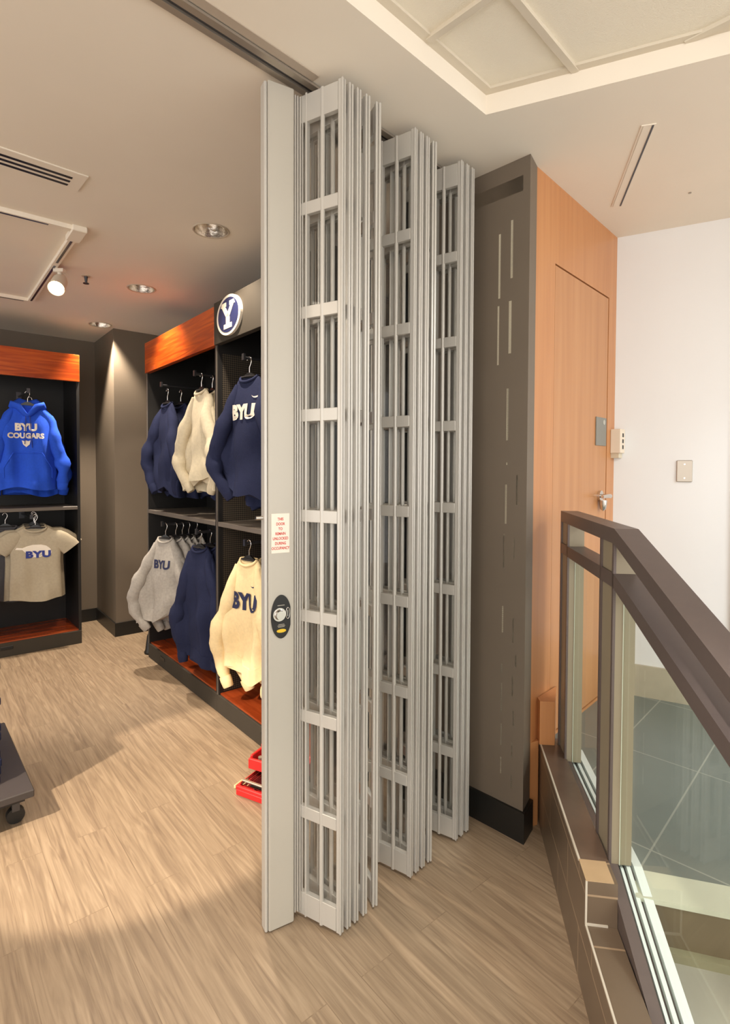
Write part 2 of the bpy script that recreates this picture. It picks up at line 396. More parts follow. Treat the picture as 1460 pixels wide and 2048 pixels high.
# landing slab: nosing line from (.79,1.488) az 106
N0 = (.765, 1.492); N1 = line_pt(N0, 106, 3.2)
V0 = line_pt(N0, 16, .105); V1 = line_pt(N1, 16, .105)
far = line_pt(WW, AW, 3.2)
struct('floor_landing', MB().prism([V0, V1, far, WW, line_pt(W1, A, .2), (rp(0, .06)[0], rp(0, .06)[1])], 0, .31), M_slate)
M_riser = tile_mat('brown_riser_tile', (112, 98, 76), (118, 104, 82), (150, 140, 118), .30, .40, 0, 0, .35, .004, 'XZ', shift=(.06, 0, 0))
struct('stair_step_1', MB().box(0, 3.2, .0, .105, 0, .297), M_riser, (N0[0], N0[1], 0), azr(106))
struct('stair_step_2', MB().box(0, 3.2, -.008, .105, .297, .311), M_nosing, (N0[0], N0[1], 0), azr(106))
struct('stair_step_3', MB().box(0, 3.2, -.022, 0, .155, .18), mat('sage_cove_tile', (146, 140, 112), .4, noise=.05), (N0[0], N0[1], 0), azr(106))
q = line_pt(N0, 196, 3.0)
struct('floor_lower', MB().prism([N0, rp(2.6, .06)[:2], line_pt(q, 106, 3.2), N1], 0, .156), tile_mat('pale_grey_tile', (168, 163, 150), (174, 168, 156), (192, 186, 172), .61, .61, -46.5, 0, .3))

# tiled kerb under the railing
kd = 188.8; K0 = (.75, 2.308)
kb = thing('tiled_kerb', 'low stepped kerb clad in brown stone tile under the glass railing', 'kerb', (K0[0], K0[1], 0), azr(kd))
Lk = 2.6; s1 = .83
b1 = MB().box(.02, s1, 0, .085, 0, .35); b1.box(s1, Lk, 0, .085, 0, .225)
b1.box(.02, Lk, .085, .15, 0, .10)
obj('tile_cladding', b1, M_kerb, kb)
obj('stone_top', MB().box(.06, s1 - .085, .002, .083, .35, .3515), M_kerbtop, kb)
obj('end_tile', MB().box(s1 - .085, s1, .0, .075, .35, .3525), M_tan, kb)
e = MB(); e.box(.06, s1 - .085, -.0015, .004, .346, .3535); e.box(s1 - .003, s1 + .002, -.001, .004, .225, .35); e.box(s1, Lk, -.001, .004, .222, .2275); e.box(s1, s1 + .003, 0, .06, .225, .231)
obj('edge_strip', e, M_grout, kb)
# maple block on the end of the kerb
struct('trim_4', MB().prism([(.734, 2.238), (.795, 2.232), (.86, 2.40), (.737, 2.279)], .352, .535), M_maple)
struct('wall_maple_foot', MB().prism([(.697, 2.238), (.735, 2.255), (.735, 2.274), (.71, 2.252)], 0, .36), M_maple)

# ------------------------------------------------------------------ glass railing
rr = thing('glass_stair_railing', 'bronze stair railing with glass panels and flat bent handrail on the tiled kerb', 'railing', (R0[0], R0[1], 0), azr(RA))
# local x = towards viewer, local -y? azimuth RA-90 is to the right of travel reversed: right side of picture
# local +Y is 90deg counter-clockwise from local +X.  azr(RA)+90 -> azimuth RA-90 = picture right
SB = .69; SE = 2.3; SL = .30; SL2 = .38
def bent(z0, z1, ya, yb, xs=0.0, slope=SL, sb=SB, drop2=None):
    m = MB()
    zs = slope * (SE - sb)
    pts = [(xs, z0), (sb, z0), (SE, z0 - zs), (SE, z1 - zs), (sb, z1), (xs, z1)]
    m.plate(pts, ya, yb); return m
obj('handrail', bent(1.287, 1.331, 0, .067), M_bronze, rr)
obj('mid_rail', bent(1.158, 1.20, 0, .067, .0, SL * .9), M_bronze, rr)
for (a, b) in ((.0, .125), (.555, .69), (1.95, 2.08)):
    zt = 1.287 if b < .7 else 1.287 - SL * (b - SB)
    zb = .34 if b < .7 else .34 - SL2 * (b - SB)
    p = obj('post', MB().box(a, b, .006, .063, zb, zt - .001), M_bronze2, rr)
    for (x0, x1) in ((a, a + .013), (b - .013, b)):
        obj('edge_bar', MB().box(x0 - .0005, x1 + .0005, .0, .0075, zb, zt), M_bronze, p)
obj('base_plate', bent(.15, .318, -.002, .10, -.06, SL2), M_bronze, rr)
obj('shoe_rail', bent(.318, .342, -.004, .026, -.06, SL2), M_bronze, rr)
for (y0, y1, h) in ((.034, .042, .0), (.050, .061, .006), (.070, .094, .010)):
    obj('glazing_channel', bent(.300, .330 + h, y0, y1, .02, SL2), M_channel, rr)
    obj('glazing_groove', bent(.296, .312, y1, y1 + .009, .02, SL2), M_dmetal, rr)
for (a, b) in ((.125, .555), (.69, 1.95)):
    t0 = 1.158 - (0 if a < .69 else 0); t1 = 1.158 - (SL * .9 * (b - SB) if b > SB else 0)
    u1 = .325 - (SL2 * (b - SB) if b > SB else 0)
    obj('glass_panel', MB().plate([(a + .001, .325), (b - .001, u1), (b - .001, t1), (a + .001, t0)], .030, .038), M_glass, rr)
    obj('glass_edge', MB().box(a, a + .003, .0285, .0305, .34, 1.157), M_glassedge, rr)

# ------------------------------------------------------------------ ceiling fittings
# linear diffuser near the white wall
df = thing('linear_diffuser', 'long narrow slot air diffuser in the ceiling near the white wall', 'air diffuser', (1.149, 2.566, H), azr(195.2))
obj('frame', MB().box(0, .62, -.006, .042, -.003, .0), M_ceil, df)
obj('slot', MB().box(.004, .616, .030, .0365, -.0045, -.0028), M_dmetal, df)
obj('slot', MB().box(.004, .616, .000, .0022, -.0045, -.0028), M_tee, df)
tag(obj('sprinkler_cover', MB().tube([(0, 0, -.004), (0, 0, 0)], .006, 10), M_steel, None, (1.433, 2.436, H)), 'tiny round metal sprinkler cover in the ceiling right of the slot diffuser', 'sprinkler cover')

# air vent on the shop ceiling
va = thing('ceiling_vent', 'flush air vent with three dark slots in the shop ceiling, top left', 'air vent', (-1.167, 2.319, H), azr(227.5))
obj('frame', MB().bbox(0, .95, -.165, 0, -.006, .0, .002), M_ceil, va)
for k in range(3): obj('slot', MB().box(.05, .9, -.135 + k * .036, -.119 + k * .036, -.0075, -.0055), M_black, va)
# track lighting rectangle
tr = thing('track_light_frame', 'white rectangular lighting track flush on the shop ceiling', 'lighting track', (-1.449, 2.808, H), azr(-39.5))
for nm, m, mm in (('track_rail', MB().box(0, 1.56, .0, .036, -.022, 0), M_ceil), ('track_rail', MB().box(0, .036, .036, 1.1, -.022, 0), M_ceil), ('track_rail', MB().box(1.52, 1.556, .036, 1.1, -.022, 0), M_ceil)): obj(nm, m, mm, tr)
for m in (MB().box(.16, .56, .012, .024, -.0235, -.0215), MB().box(.62, 1.50, .012, .024, -.0235, -.0215), MB().box(.012, .024, .15, 1.05, -.0235, -.0215), MB().box(1.532, 1.544, .06, 1.05, -.0235, -.0215)): obj('track_slot', m, M_dmetal, tr)
obj('connector', MB().bbox(-.02, .15, -.02, .05, -.03, 0, .004), M_ceil, tr)
sl = thing('track_spotlight', 'white track spotlight glowing on the lighting track over the shop floor', 'spotlight', (-1.86, 3.33, H - .022))
M_wp = mat('white_lamp_body', (222, 212, 196), .4)
obj('stem', MB().tube([(0, 0, 0), (0, 0, -.05)], .012, 10).box(-.03, .03, -.018, .018, -.02, 0), M_wp, sl)
hd = Vector((.02, -.10, -.13)); hn = Vector((.16, -.62, -.55)).normalized()
hb = MB(); c0 = Vector((0, 0, -.075)) - hn * .05; hb.tube([c0, c0 + hn * .04, c0 + hn * .15], [.03, .042, .045], 20, caps=False); hb.tube([c0, c0 + hn * .002], .03, 20)
obj('lamp_head', hb, M_wp, sl)
obj('bulb', MB().tube([c0 + hn * .13, c0 + hn * .135], .040, 20), mat('lit_lamp', (255, 226, 170), .5, emit=9), sl)
light('track_spot_beam', 'SPOT', tuple(Vector((-1.86, 3.33, H - .022)) + c0 + hn * .16), (-1.2, .9, 0), 22, WARM, .04, spot=70, blend=.8)

# recessed downlights
M_refl = mat('silver_reflector', (215, 205, 192), .25, metal=1, bump=1, bscale=25)
M_ring = mat('downlight_ring', (200, 186, 166), .4)
M_dimlamp = mat('warm_lamp_face', (255, 220, 170), .5, emit=1.6)
dls = []
for i, (x, y, lab) in enumerate(((-.80, 2.837, 'round recessed downlight nearest the gate, the largest of three'), (-1.533, 3.745, 'middle recessed downlight of the three over the clothes racks'), (-2.272, 4.677, 'farthest recessed downlight, over the grey column corner'))):
    if i == 0:
        d = thing('recessed_downlight', lab, 'downlight', (x, y, H), 0, 'recessed downlights in the shop ceiling')
        ringm = MB().lathe([(.083, -.001), (.09, -.006), (.094, -.001)], 40)
        obj('trim_ring', ringm, M_ring, d)
        rf = MB(); n = 40; prof = [(.083, -.002), (.078, .012), (.066, .035), (.05, .055), (.035, .066), (.001, .068)]
        # reflector bowl is seated in a shallow dish projecting above the ceiling line
        rf.lathe([(.083, -.002), (.080, .02), (.072, .05), (.058, .08), (.04, .10), (.001, .105)], n)
        obj('reflector', rf, M_refl, d)
        obj('lamp', MB().lathe([(.001, .055), (.018, .056), (.024, .062), (.026, .10)], 24), M_dimlamp, d)
    else:
        d = copy_tree(dls[0]); d.location = (x, y, H); d['label'] = lab
    dls.append(d)
light('downlight_beam_far', 'SPOT', (-2.272, 4.677, H + .04), (-2.2, 4.66, 0), 210, WARM, .03, spot=80, blend=.6)
light('downlight_beam_mid', 'SPOT', (-1.533, 3.745, H + .04), (-1.45, 3.85, 0), 60, WARM, .03, spot=95, blend=.7)
light('downlight_beam_near', 'SPOT', (-.80, 2.837, H + .04), (-.72, 2.85, 0), 60, WARM, .03, spot=95, blend=.7)
sk = thing('fire_sprinkler', 'small fire sprinkler head under the shop ceiling', 'sprinkler', (-1.791, 3.508, H))
obj('body', MB().tube([(0, 0, 0), (0, 0, -.045)], [.012, .006], 10), M_dmetal, sk)
obj('deflector', MB().tube([(0, 0, -.045), (0, 0, -.049)], .018, 12), M_dmetal, sk)
obj('escutcheon', MB().tube([(0, 0, -.004), (0, 0, 0)], .026, 16), M_ring, sk)

# ------------------------------------------------------------------ shop walls and column
CR = (-1.72, 4.283); AR = 140.2; CL = (-2.425, 4.619); AL = 49.3
Minw = adir(AR - 90)                                     # inward (away from shop)
bk = (CR[0] + Minw.x * .53, CR[1] + Minw.y * .53)
struct('wall_back', MB().box(-2.2, 2.38, 0, .1, 0, H), M_grey, (bk[0], bk[1], 0), azr(AR))
C0 = (-2.215, 4.80); C1 = line_pt(C0, -38.8, .69); 
struct('wall_column', MB().prism([C0, line_pt(C0, AL, .62), line_pt(line_pt(C0, AL, .62), -39.8, .69), C1], 0, H), M_grey)
cbm = MB(); o1 = line_pt(line_pt(C0, AR, .012), AL + 180, .012)
cbm.prism([o1, line_pt(line_pt(C0, AL, .6), AR, .012), line_pt(C0, AL, .6), C0], 0, .12)
cbm.prism([o1, C0, C1, line_pt(C1, AL + 180, .012)], 0, .12)
struct('baseboard_column', cbm, M_base)
struct('wall_left', MB().box(-5, .3, 0, .1, 0, H), M_grey, (C1[0], C1[1], 0), azr(AL))
struct('baseboard_left', MB().box(-.19, -.0, -.012, 0, 0, .12), M_base, (C1[0], C1[1], 0), azr(AL))

# ------------------------------------------------------------------ wardrobe cabinets
def perf_mat():
    m = mat('perforated_steel', (30, 27, 24), .5); nt = m.node_tree; b = nt.nodes['Principled BSDF']
    tc = nt.nodes.new('ShaderNodeTexCoord'); mp = nt.nodes.new('ShaderNodeMapping'); mp.inputs['Rotation'].default_value = (math.radians(45), 0, 0); mp.inputs['Scale'].default_value = (110, 110, 110)
    ck = nt.nodes.new('ShaderNodeTexChecker'); ck.inputs['Scale'].default_value = 1
    ck.inputs['Color1'].default_value = lin((84, 74, 62)) + (1,); ck.inputs['Color2'].default_value = lin((16, 14, 12)) + (1,)
    nt.links.new(tc.outputs['Object'], mp.inputs['Vector']); nt.links.new(mp.outputs['Vector'], ck.inputs['Vector']); nt.links.new(ck.outputs['Color'], b.inputs['Base Color'])
    return m
M_perf = perf_mat()
def cabinet(label, loc, az, Wd, arms, header_mat, perf_left=False, slot_x=(.35,), zh=(2.245, 2.478)):
    t = thing('wardrobe_cabinet', label, 'clothes cabinet', (loc[0], loc[1], 0), azr(az))
    D = .50
    obj('base', MB().bbox(0, Wd, 0, D, 0, .112, .003), M_cabgrey, t)
    obj('base_board', MB().box(.02, Wd - .02, .012, D - .02, .1125, .122), M_redwood, t)
    for sx in slot_x:
        gr = MB().bbox(sx, sx + .085, -.004, .001, .058, .084, .002); obj('grip_frame', gr, M_black, t)
    obj('side_panel', MB().box(0, .022, .004, D, .112, zh[1] - .003), M_cab, t)
    obj('side_panel', MB().box(Wd - .022, Wd, .004, D, .112, zh[1] - .003), M_cab, t)
    if perf_left: obj('mesh_liner', MB().box(.0225, .0245, .03, D - .03, .13, 2.2), M_perf, t)
    obj('edge_trim', MB().box(0, .010, -.001, .004, .112, zh[0]), M_shelf, t)
    obj('back_panel', MB().box(.022, Wd - .022, D - .018, D, .122, zh[1] - .01), M_cab, t)
    obj('top_panel', MB().box(.022, Wd - .022, .026, D - .018, zh[1] - .02, zh[1] - .003), M_cab, t)
    obj('header', MB().bbox(0, Wd, -.012, .024, zh[0], zh[1], .002), header_mat, t)
    obj('shelf', MB().bbox(.022, Wd - .022, -.001, D - .02, 1.150, 1.178, .002), M_shelf, t)
    for (x, z, y0) in arms:
        a = MB().tube([(x, D - .02, z), (x, y0, z)], .0085, 8); a.box(x - .012, x + .012, y0 - .012, y0, z - .014, z + .022)
        a.box(x - .02, x + .02, D - .03, D - .02, z - .04, z + .04)
        obj('hanging_arm', a, M_cab if False else M_dmetal, t)
    return t
ARM_U, ARM_L = 2.115, 1.085
cabinet('tall black clothes cabinet with an orange wood header, between the column and the emblem cabinet', CR, AR, 1.27, [(.345, ARM_U, .0), (.963, ARM_U, .0), (.62, ARM_U - .03, .2), (.345, ARM_L, 0.0), (.98, ARM_L, 0.0)], M_orange, slot_x=(.28,))
CR2 = line_pt(CR, AR, 1.272)
cabinet('tall black clothes cabinet with a grey header carrying the oval letter emblem', CR2, AR, 1.16, [(.37, ARM_U, .0), (.38, ARM_L, 0.0), (.9, ARM_U, 0), (.9, ARM_L, 0)], M_cabgrey, True, slot_x=(.55,), zh=(2.245, 2.495))
CLs = line_pt(CL, AL + 180, 1.27)
ML = 1.27
cabinet('tall black clothes cabinet with an orange header on the far left wall', CLs, AL, ML, [(ML - .37, 2.12, .02), (ML - .36, 1.10, .02), (ML - .95, 2.12, 0.02)], M_orange, slot_x=(ML - .50 - .085,), zh=(2.23, 2.455))

# oval emblem with Y
em = thing('oval_emblem_sign', 'white-rimmed navy oval sign with a white letter Y on the grey header', 'sign', (CR2[0], CR2[1], 2.377), azr(AR))
ex = .225; ea, eb_ = .150, .113
def ell(a, b, n=56): return [(ex + a * math.cos(2 * PI * k / n), b * math.sin(2 * PI * k / n)) for k in range(n)]
obj('rim', MB().plate(ell(ea, eb_), -.028, -.012), mat('white_enamel', (236, 226, 208), .4), em)
obj('field', MB().plate(ell(ea - .022, eb_ - .015), -.0295, -.028), mat('navy_enamel', (38, 44, 84), .4), em)
Y = [(-.012, -.080), (-.045, -.080), (-.045, -.052), (-.028, -.052), (-.028, -.016), (-.074, .052), (-.092, .052), (-.092, .080), (-.018, .080), (-.018, .052), (-.030, .052), (0, .004), (.030, .052), (.018, .052), (.018, .080), (.092, .080), (.092, .052), (.074, .052), (.028, -.016), (.028, -.052), (.045, -.052), (.045, -.080)]
ym = MB()
def yb(poly): ym.plate([(ex + x * .98, z * .90) for x, z in poly], -.0315, -.0295)
yb([(-.05, -.085), (.05, -.085), (.05, -.055), (-.05, -.055)]); yb([(-.022, -.055), (.022, -.055), (.022, -.012), (-.022, -.012)])
yb([(-.022, -.012), (.022, -.012), (-.035, .058), (-.078, .058)]); yb([(-.022, -.012), (.022, -.012), (.078, .058), (.035, .058)])
yb([(-.090, .056), (-.022, .056), (-.022, .082), (-.076, .082)]); yb([(.022, .056), (.090, .056), (.076, .082), (.022, .082)])
obj('letter', ym, mat('white_enamel_letter', (240, 228, 206), .4), em)

# ------------------------------------------------------------------ garments
def fabric(name, rgb, rough=.9, noise=.05):
    m = mat(name, rgb, rough, spec=.2, noise=noise, nscale=60, bump=.5, bscale=420); return m
M_royal = fabric('royal_blue_fleece', (44, 88, 214)); M_navy = fabric('navy_fleece', (38, 43, 70)); M_hgrey = fabric('heather_grey_fleece', (172, 166, 158), noise=.10)
M_cream = fabric('cream_fleece', (240, 216, 168)); M_oat = fabric('oatmeal_fleece', (206, 194, 168), noise=.06); M_beige = fabric('stone_grey_jersey', (176, 164, 142)); M_dgrey = fabric('dark_grey_jersey', (84, 82, 86))
M_pw = mat('white_print', (232, 222, 206), .7); M_pn = mat('navy_print', (30, 36, 74), .7); M_pb = mat('blue_print', (40, 54, 132), .7); M_hang = mat('black_hanger', (24, 22, 22), .3)
M_dark = mat('dark_garment_inside', (40, 36, 36), .95)

class Shape:
    def __init__(s, W, L, T=.075, seed=1, tee=False, hem=.0, amp=1.0):
        s.W, s.L, s.T, s.seed, s.hem, s.amp = W, L, T, seed, hem, amp; s.tee = tee; s.form = 'drape'
        r = random.Random(seed); s.ph = [r.uniform(0, 6.28) for _ in range(6)]
    def hw(s, d):
        pts = [(0, .070), (.015, .092), (.04, .125), (.08, .165), (.13, s.W * .40), (.20, s.W * .425), (.32, s.W * .42), (s.L * .85, s.W * .44), (s.L, s.W * .42)]
        if s.form == 'drape': pts = [(0, .066), (.02, .085), (.06, .112), (.11, .138), (.16, s.W * .33), (.26, s.W * .39), (.42, s.W * .45), (s.L * .88, s.W * .50), (s.L, s.W * .47)]
        if s.tee: pts = [(0, .072), (.012, .095), (.03, .130), (.06, s.W * .38), (.10, s.W * .45), (.16, s.W * .47), (.30, s.W * .46), (s.L * .8, s.W * .48), (s.L, s.W * .49)]
        for (a, x), (b, y) in zip(pts, pts[1:]):
            if d <= b: t = (d - a) / (b - a); return x + (y - x) * t
        return pts[-1][1]
    def th(s, d): return s.T * (.35 + .65 * min(1, d / .18))
    def fold(s, x, d):
        k = min(1, max(0, (d - .10) / .35)) * s.amp
        return k * (.017 * math.sin(x * 24 + s.ph[0] + d * 3) + .010 * math.sin(x * 51 + s.ph[1] - d * 5) + .006 * math.sin(d * 22 + x * 14 + s.ph[2]))
    def front(s, x, d):
        h = s.hw(d); u = min(1, abs(x) / h); return -s.th(d) * .5 * (1 - u ** 2.6) ** .5 + s.fold(x, d)
    def hemz(s, x):
        if s.form == 'drape': return -.055 * abs(math.sin(x * 11 + s.ph[3])) - s.hem * 1.5 * math.cos(x * 9 + s.ph[4]) + .02
        return s.hem * (math.cos(x / s.W * 6.28 * 1.0 + s.ph[3] * .3)) - .012 * math.sin(x * 18 + s.ph[4])
    def mesh(s, d0=0.0, d1=None, grow=0.0, rows=26, n=44, cap=True):
        d1 = s.L if d1 is None else d1
        mb = MB(); v = []; f = []
        ds = [d0 + (d1 - d0) * (i / rows) ** (1.5 if d0 == 0 else 1) for i in range(rows + 1)]
        for d in ds:
            h = s.hw(d) + grow; kz = (d / s.L) ** 3
            for k in range(n):
                a = 2 * PI * k / n; c, sn = math.cos(a), math.sin(a)
                x = h * math.copysign(abs(c) ** .8, c)
                y = -(s.th(d) * .5 + grow) * math.copysign(abs(sn) ** .75, sn) + s.fold(x, d)
                neck = .028 * max(0, 1 - d / .04) * (1 - (x / .08) ** 2 if abs(x) < .08 else 0)
                v.append((x, y, -d - neck * (1 if sn > 0 else .35) + kz * s.hemz(x)))
        for i in range(rows):
            for k in range(n): f.append((i * n + k, (i + 1) * n + k, (i + 1) * n + (k + 1) % n, i * n + (k + 1) % n))
        mb.add(v, f, None, True)
        if cap:
            mb.add(v[-n:], [list(range(n))[::-1]]); mb.add(v[:n], [list(range(n))])
        return mb
def on_front(sh, mb, verts, faces, cx, cd, eps=.006):
    # subdivide-free projection of lettering on the chest
    mb.add([(cx + a, sh.front(cx + a, cd - b) - eps, -(cd - b)) for a, b in verts], faces)

def sleeve_mesh(sh, side, Ls, spread, fwd, seed=0):
    W = sh.W; P = []; R = []; n = 20
    kx = [(0, .100), (.10, .140), (.25, W * .36), (.55, W * .41 + spread * .5), (.80, W * .44 + spread * .9), (1, W * .43 + spread * .9)]
    if sh.form == 'drape': kx = [(0, .085), (.12, .105), (.28, W * .275), (.50, W * .37 + spread * .3), (.68, W * .44 + spread * .5), (.84, W * .42 + spread * .3), (1, W * .35)]
    kr = [(0, .030), (.10, .044), (.25, .058), (.45, .058), (.70, .066), (.86, .052), (1, .036)]
    def L(k, t):
        for (a, x), (b, y) in zip(k, k[1:]):
            if t <= b: u = (t - a) / (b - a); return x + (y - x) * u
        return k[-1][1]
    for i in range(n):
        t = i / (n - 1)
        P.append((side * (L(kx, t) + .006 * math.sin(t * 13 + seed)), fwd * math.sin(t * 2.6) + .008 * math.sin(t * 15 + seed), -.050 - Ls * t))
        r = L(kr, t) + .006 * math.sin(t * 31 + seed * 2) * min(1, t * 2.5)
        R.append((r * .72, r * .84 + .006 * math.sin(t * 22 + seed)))
    m = MB().tube(P, R, 18); return m, P, R
def garment(name, label, cat, m, loc, face, W=.50, L=.62, Ls=.60, seed=1, spread=.03, fwd=-.02, hem=.01, group=None, kind='sweat', collar=None, T=.085, amp=1.45):
    t = thing(name, label, cat, loc, facing(face), group)
    sh = Shape(W, L, T, seed, hem=hem, amp=amp, tee=kind == 'tee')
    if kind != 'sweat': sh.form = 'box'
    obj('body', sh.mesh(), m, t)
    if kind != 'tee':
        obj('hem_band', sh.mesh(L - .055, L + .012, .003, 4), m, t)
        for sd in (-1, 1):
            sm_, P, R = sleeve_mesh(sh, sd, Ls, spread, fwd * (1 if sd < 0 else .6), seed=seed + sd)
            so = obj('sleeve', sm_, m, t)
            a, b = Vector(P[-2]), Vector(P[-1]); d = (b - a).normalized()
            obj('cuff', MB().tube([b - d * .015, b + d * .008, b + d * .045, b + d * .05], [(.028, .041), (.029, .041), (.026, .036), (.022, .031)], 14), m, so)
    else:
        for sd in (-1, 1):
            P = [(sd * W * .28, 0, -.065), (sd * W * .38, -.004, -.085), (sd * (W * .46), -.006, -.115), (sd * (W * .50 + .045), -.004, -.165), (sd * (W * .5 + .065), -.004, -.19)]
            obj('sleeve', MB().tube(P, [(.016, .035), (.024, .060), (.026, .074), (.026, .076), (.024, .074)], 16), m, t)
    # ribbed collar ring following the neck opening
    pts = []
    for k in range(25):
        a = 2 * PI * k / 24; pts.append(((.066 if kind == 'sweat' else .078) * math.cos(a), -.030 * math.sin(a) - .003, -.006 - .032 * max(0, math.sin(a)) ))
    if kind != 'hood':
        obj('collar', MB().tube(pts, (.008), 8, caps=False), collar or m, t)
        obj('neck_opening', MB().prism([(x * .9, y * .85) for x, y, z in pts[:-1]], -.010, -.003), M_dark, t)
    return t, sh
def hanger(label, loc, face, group=None, W=.36):
    t = thing('clothes_hanger', label, 'clothes hanger', loc, facing(face), group)
    # loc is garment neck point; hook rises to the arm
    obj('hook', MB().tube([(0, 0, .0), (0, 0, .045), (.010, 0, .062), (.016, 0, .078), (.013, 0, .094), (0, 0, .104), (-.013, 0, .098), (-.018, 0, .086)], .0032, 7), M_chrome, t)
    obj('shoulder_bar', MB().plate([(-.052, -.03), (-.045, -.002), (-.012, .016), (.012, .016), (.045, -.002), (.052, -.03), (0, -.012)], -.006, .006), M_hang, t)
    return t
def at_cab(base, az, s, d, z):
    a = adir(az); i = adir(az - 90); return (base[0] + a.x * s + i.x * d, base[1] + a.y * s + i.y * d, z)
FR = AR + 90   # 230: cabinet front normal

def swoosh(sh, mb, cx, cd, w, flip=1):
    pts_t = []; n = 10
    for i in range(n + 1):
        t = i / n; pts_t.append((-.5 + t, -.16 + .42 * t ** 2.0 + (.18 * (1 - t) ** 6)))
    pts_b = []
    for i in range(n + 1):
        t = i / n; pts_b.append((-.5 + t, -.16 - .14 * math.sin(min(1, t * 1.5) * PI * .62) + .42 * t ** 1.7 * 1.0 + .18 * (1 - t) ** 6))
    v = [(x * w, z * w) for x, z in pts_t] + [(x * w, (z if i < n else pts_t[n][1]) * w) for i, (x, z) in enumerate(pts_b)]
    f = [(i, i + 1, n + 2 + i, n + 1 + i) for i in range(n)]
    on_front(sh, mb, v, f, cx, cd)

def hang_stack(kinds):
    pass

# --- left cabinet, upper: royal hoodies
def hood(t, sh, m):
    hm_ = MB()
    hm_.tube([(-.115, .0, -.035), (-.10, -.03, -.012), (-.062, -.05, -.03), (-.02, -.062, -.085), (.0, -.064, -.10)], [(.012, .02), (.02, .034), (.02, .036), (.015, .026), (.008, .012)], 12)
    hm_.tube([(.115, .0, -.035), (.10, -.03, -.012), (.062, -.05, -.03), (.02, -.062, -.085), (.0, -.064, -.10)], [(.012, .02), (.02, .034), (.02, .036), (.015, .026), (.008, .012)], 12)
    hm_.tube([(-.10, .02, -.02), (-.06, .05, .002), (0, .06, -.02), (.06, .05, .002), (.10, .02, -.02)], [(.02, .03), (.03, .05), (.03, .055), (.03, .05), (.02, .03)], 12)
    obj('hood', hm_, m, t)
    for sx in (-.012, .016): obj('drawstring', MB().tube([(sx, -.062, -.10), (sx * 1.3, sh.front(sx, .2) - .006, -.2), (sx * 1.8, sh.front(sx, .34) - .006, -.34 - sx)], .003, 6), M_pb, t)
z0 = 2.02
p = at_cab(CLs, AL, ML - .37, .05, z0)
t, sh = garment('hoodie', 'royal blue hooded sweatshirt with white block lettering hanging in the far left cabinet', 'hoodie', M_royal, p, 150, W=.46, L=.68, Ls=.60, seed=4, spread=.05, kind='hood', hem=.012, T=.10)
hood(t, sh, M_royal)
pm_ = MB(); v, f = text_mesh('BYU', .078, .0045, 1.05); on_front(sh, pm_, v, f, -.012, .195); v, f = text_mesh('COUGARS', .056, .003, .95); on_front(sh, pm_, v, f, -.012, .262)
on_front(sh, pm_, [(-.03, .02), (-.012, .014), (0, .02), (.014, .014), (.03, .022), (.024, -.012), (0, -.034), (-.022, -.012)], [list(range(8))], -.012, .318); obj('chest_print', pm_, M_pw, t)
k = MB(); kp = [(-.10, -.40), (.10, -.40), (.165, -.50), (.165, -.61), (-.165, -.61), (-.165, -.50)]
for (a, b) in (((-.10, .40), (-.165, .52)), ((.10, .40), (.165, .52)), ((-.10, .40), (.10, .40)), ((-.165, .52), (-.165, .60)), ((.165, .52), (.165, .60))):
    k.tube([(a[0] + (b[0] - a[0]) * i / 6, sh.front(a[0] + (b[0] - a[0]) * i / 6, a[1] + (b[1] - a[1]) * i / 6) - .002, -(a[1] + (b[1] - a[1]) * i / 6)) for i in range(7)], .005, 6)
obj('pouch_pocket_seam', k, M_royal, t)
hanger('black hanger holding the lettered royal blue hoodie', p, 150)
p = at_cab(CLs, AL, ML - .33, .20, z0 - .03)
t, sh = garment('hoodie', 'plain royal blue hoodie half hidden behind the lettered one in the far left cabinet', 'hoodie', M_royal, p, 140, W=.47, L=.70, Ls=.62, seed=9, spread=.05, kind='hood', T=.09); hood(t, sh, M_royal)
hanger('black hanger holding the hoodie behind the lettered royal blue one', p, 140)
# --- left cabinet, lower: tees
z1 = 1.02
p = at_cab(CLs, AL, ML - .33, .03, z1)
t, sh = garment('t_shirt', 'light stone-grey T-shirt with blue lettering on a white shape, front of the lower left rail', 'T-shirt', M_beige, p, 152, W=.385, L=.60, seed=14, kind='tee', T=.06, hem=.006, amp=.7)
pm_ = MB(); pts = [(-.14, .022), (-.13, .038), (-.09, .034), (-.06, .046), (-.02, .056), (.04, .056), (.075, .045), (.105, .02), (.115, -.01), (.10, -.045), (.07, -.03), (.02, -.048), (-.01, -.046), (-.03, -.05), (-.05, -.02), (-.075, .0), (-.09, .018)]
on_front(sh, pm_, pts, [list(range(len(pts)))], 0, .20, .003); obj('white_print', pm_, M_pw, t)
pm_ = MB(); v, f = text_mesh('BYU', .072, .004, 1.25, 1.1); on_front(sh, pm_, v, f, .02, .225, .006); obj('lettering', pm_, M_pb, t)
hanger('black hanger holding the lettered stone-grey T-shirt', p, 152)
for i, (dx, dy, m, lab, sd) in enumerate(((.035, .10, M_beige, 'light stone-grey T-shirt second on the lower left rail', 21), (-.16, .17, M_dgrey, 'dark charcoal T-shirt peeking out left behind the lettered T-shirt', 22), (.05, .22, M_beige, 'light T-shirt rearmost on the lower left rail', 23))):
    p = at_cab(CLs, AL, ML - .36 + dx, dy, z1 + .01)
    t, sh = garment('t_shirt', lab, 'T-shirt', m, p, 146 + 4 * i, W=.45, L=.61, seed=sd, kind='tee', T=.06, amp=.7)
    hanger('hanger holding the ' + lab, p, 146 + 4 * i)
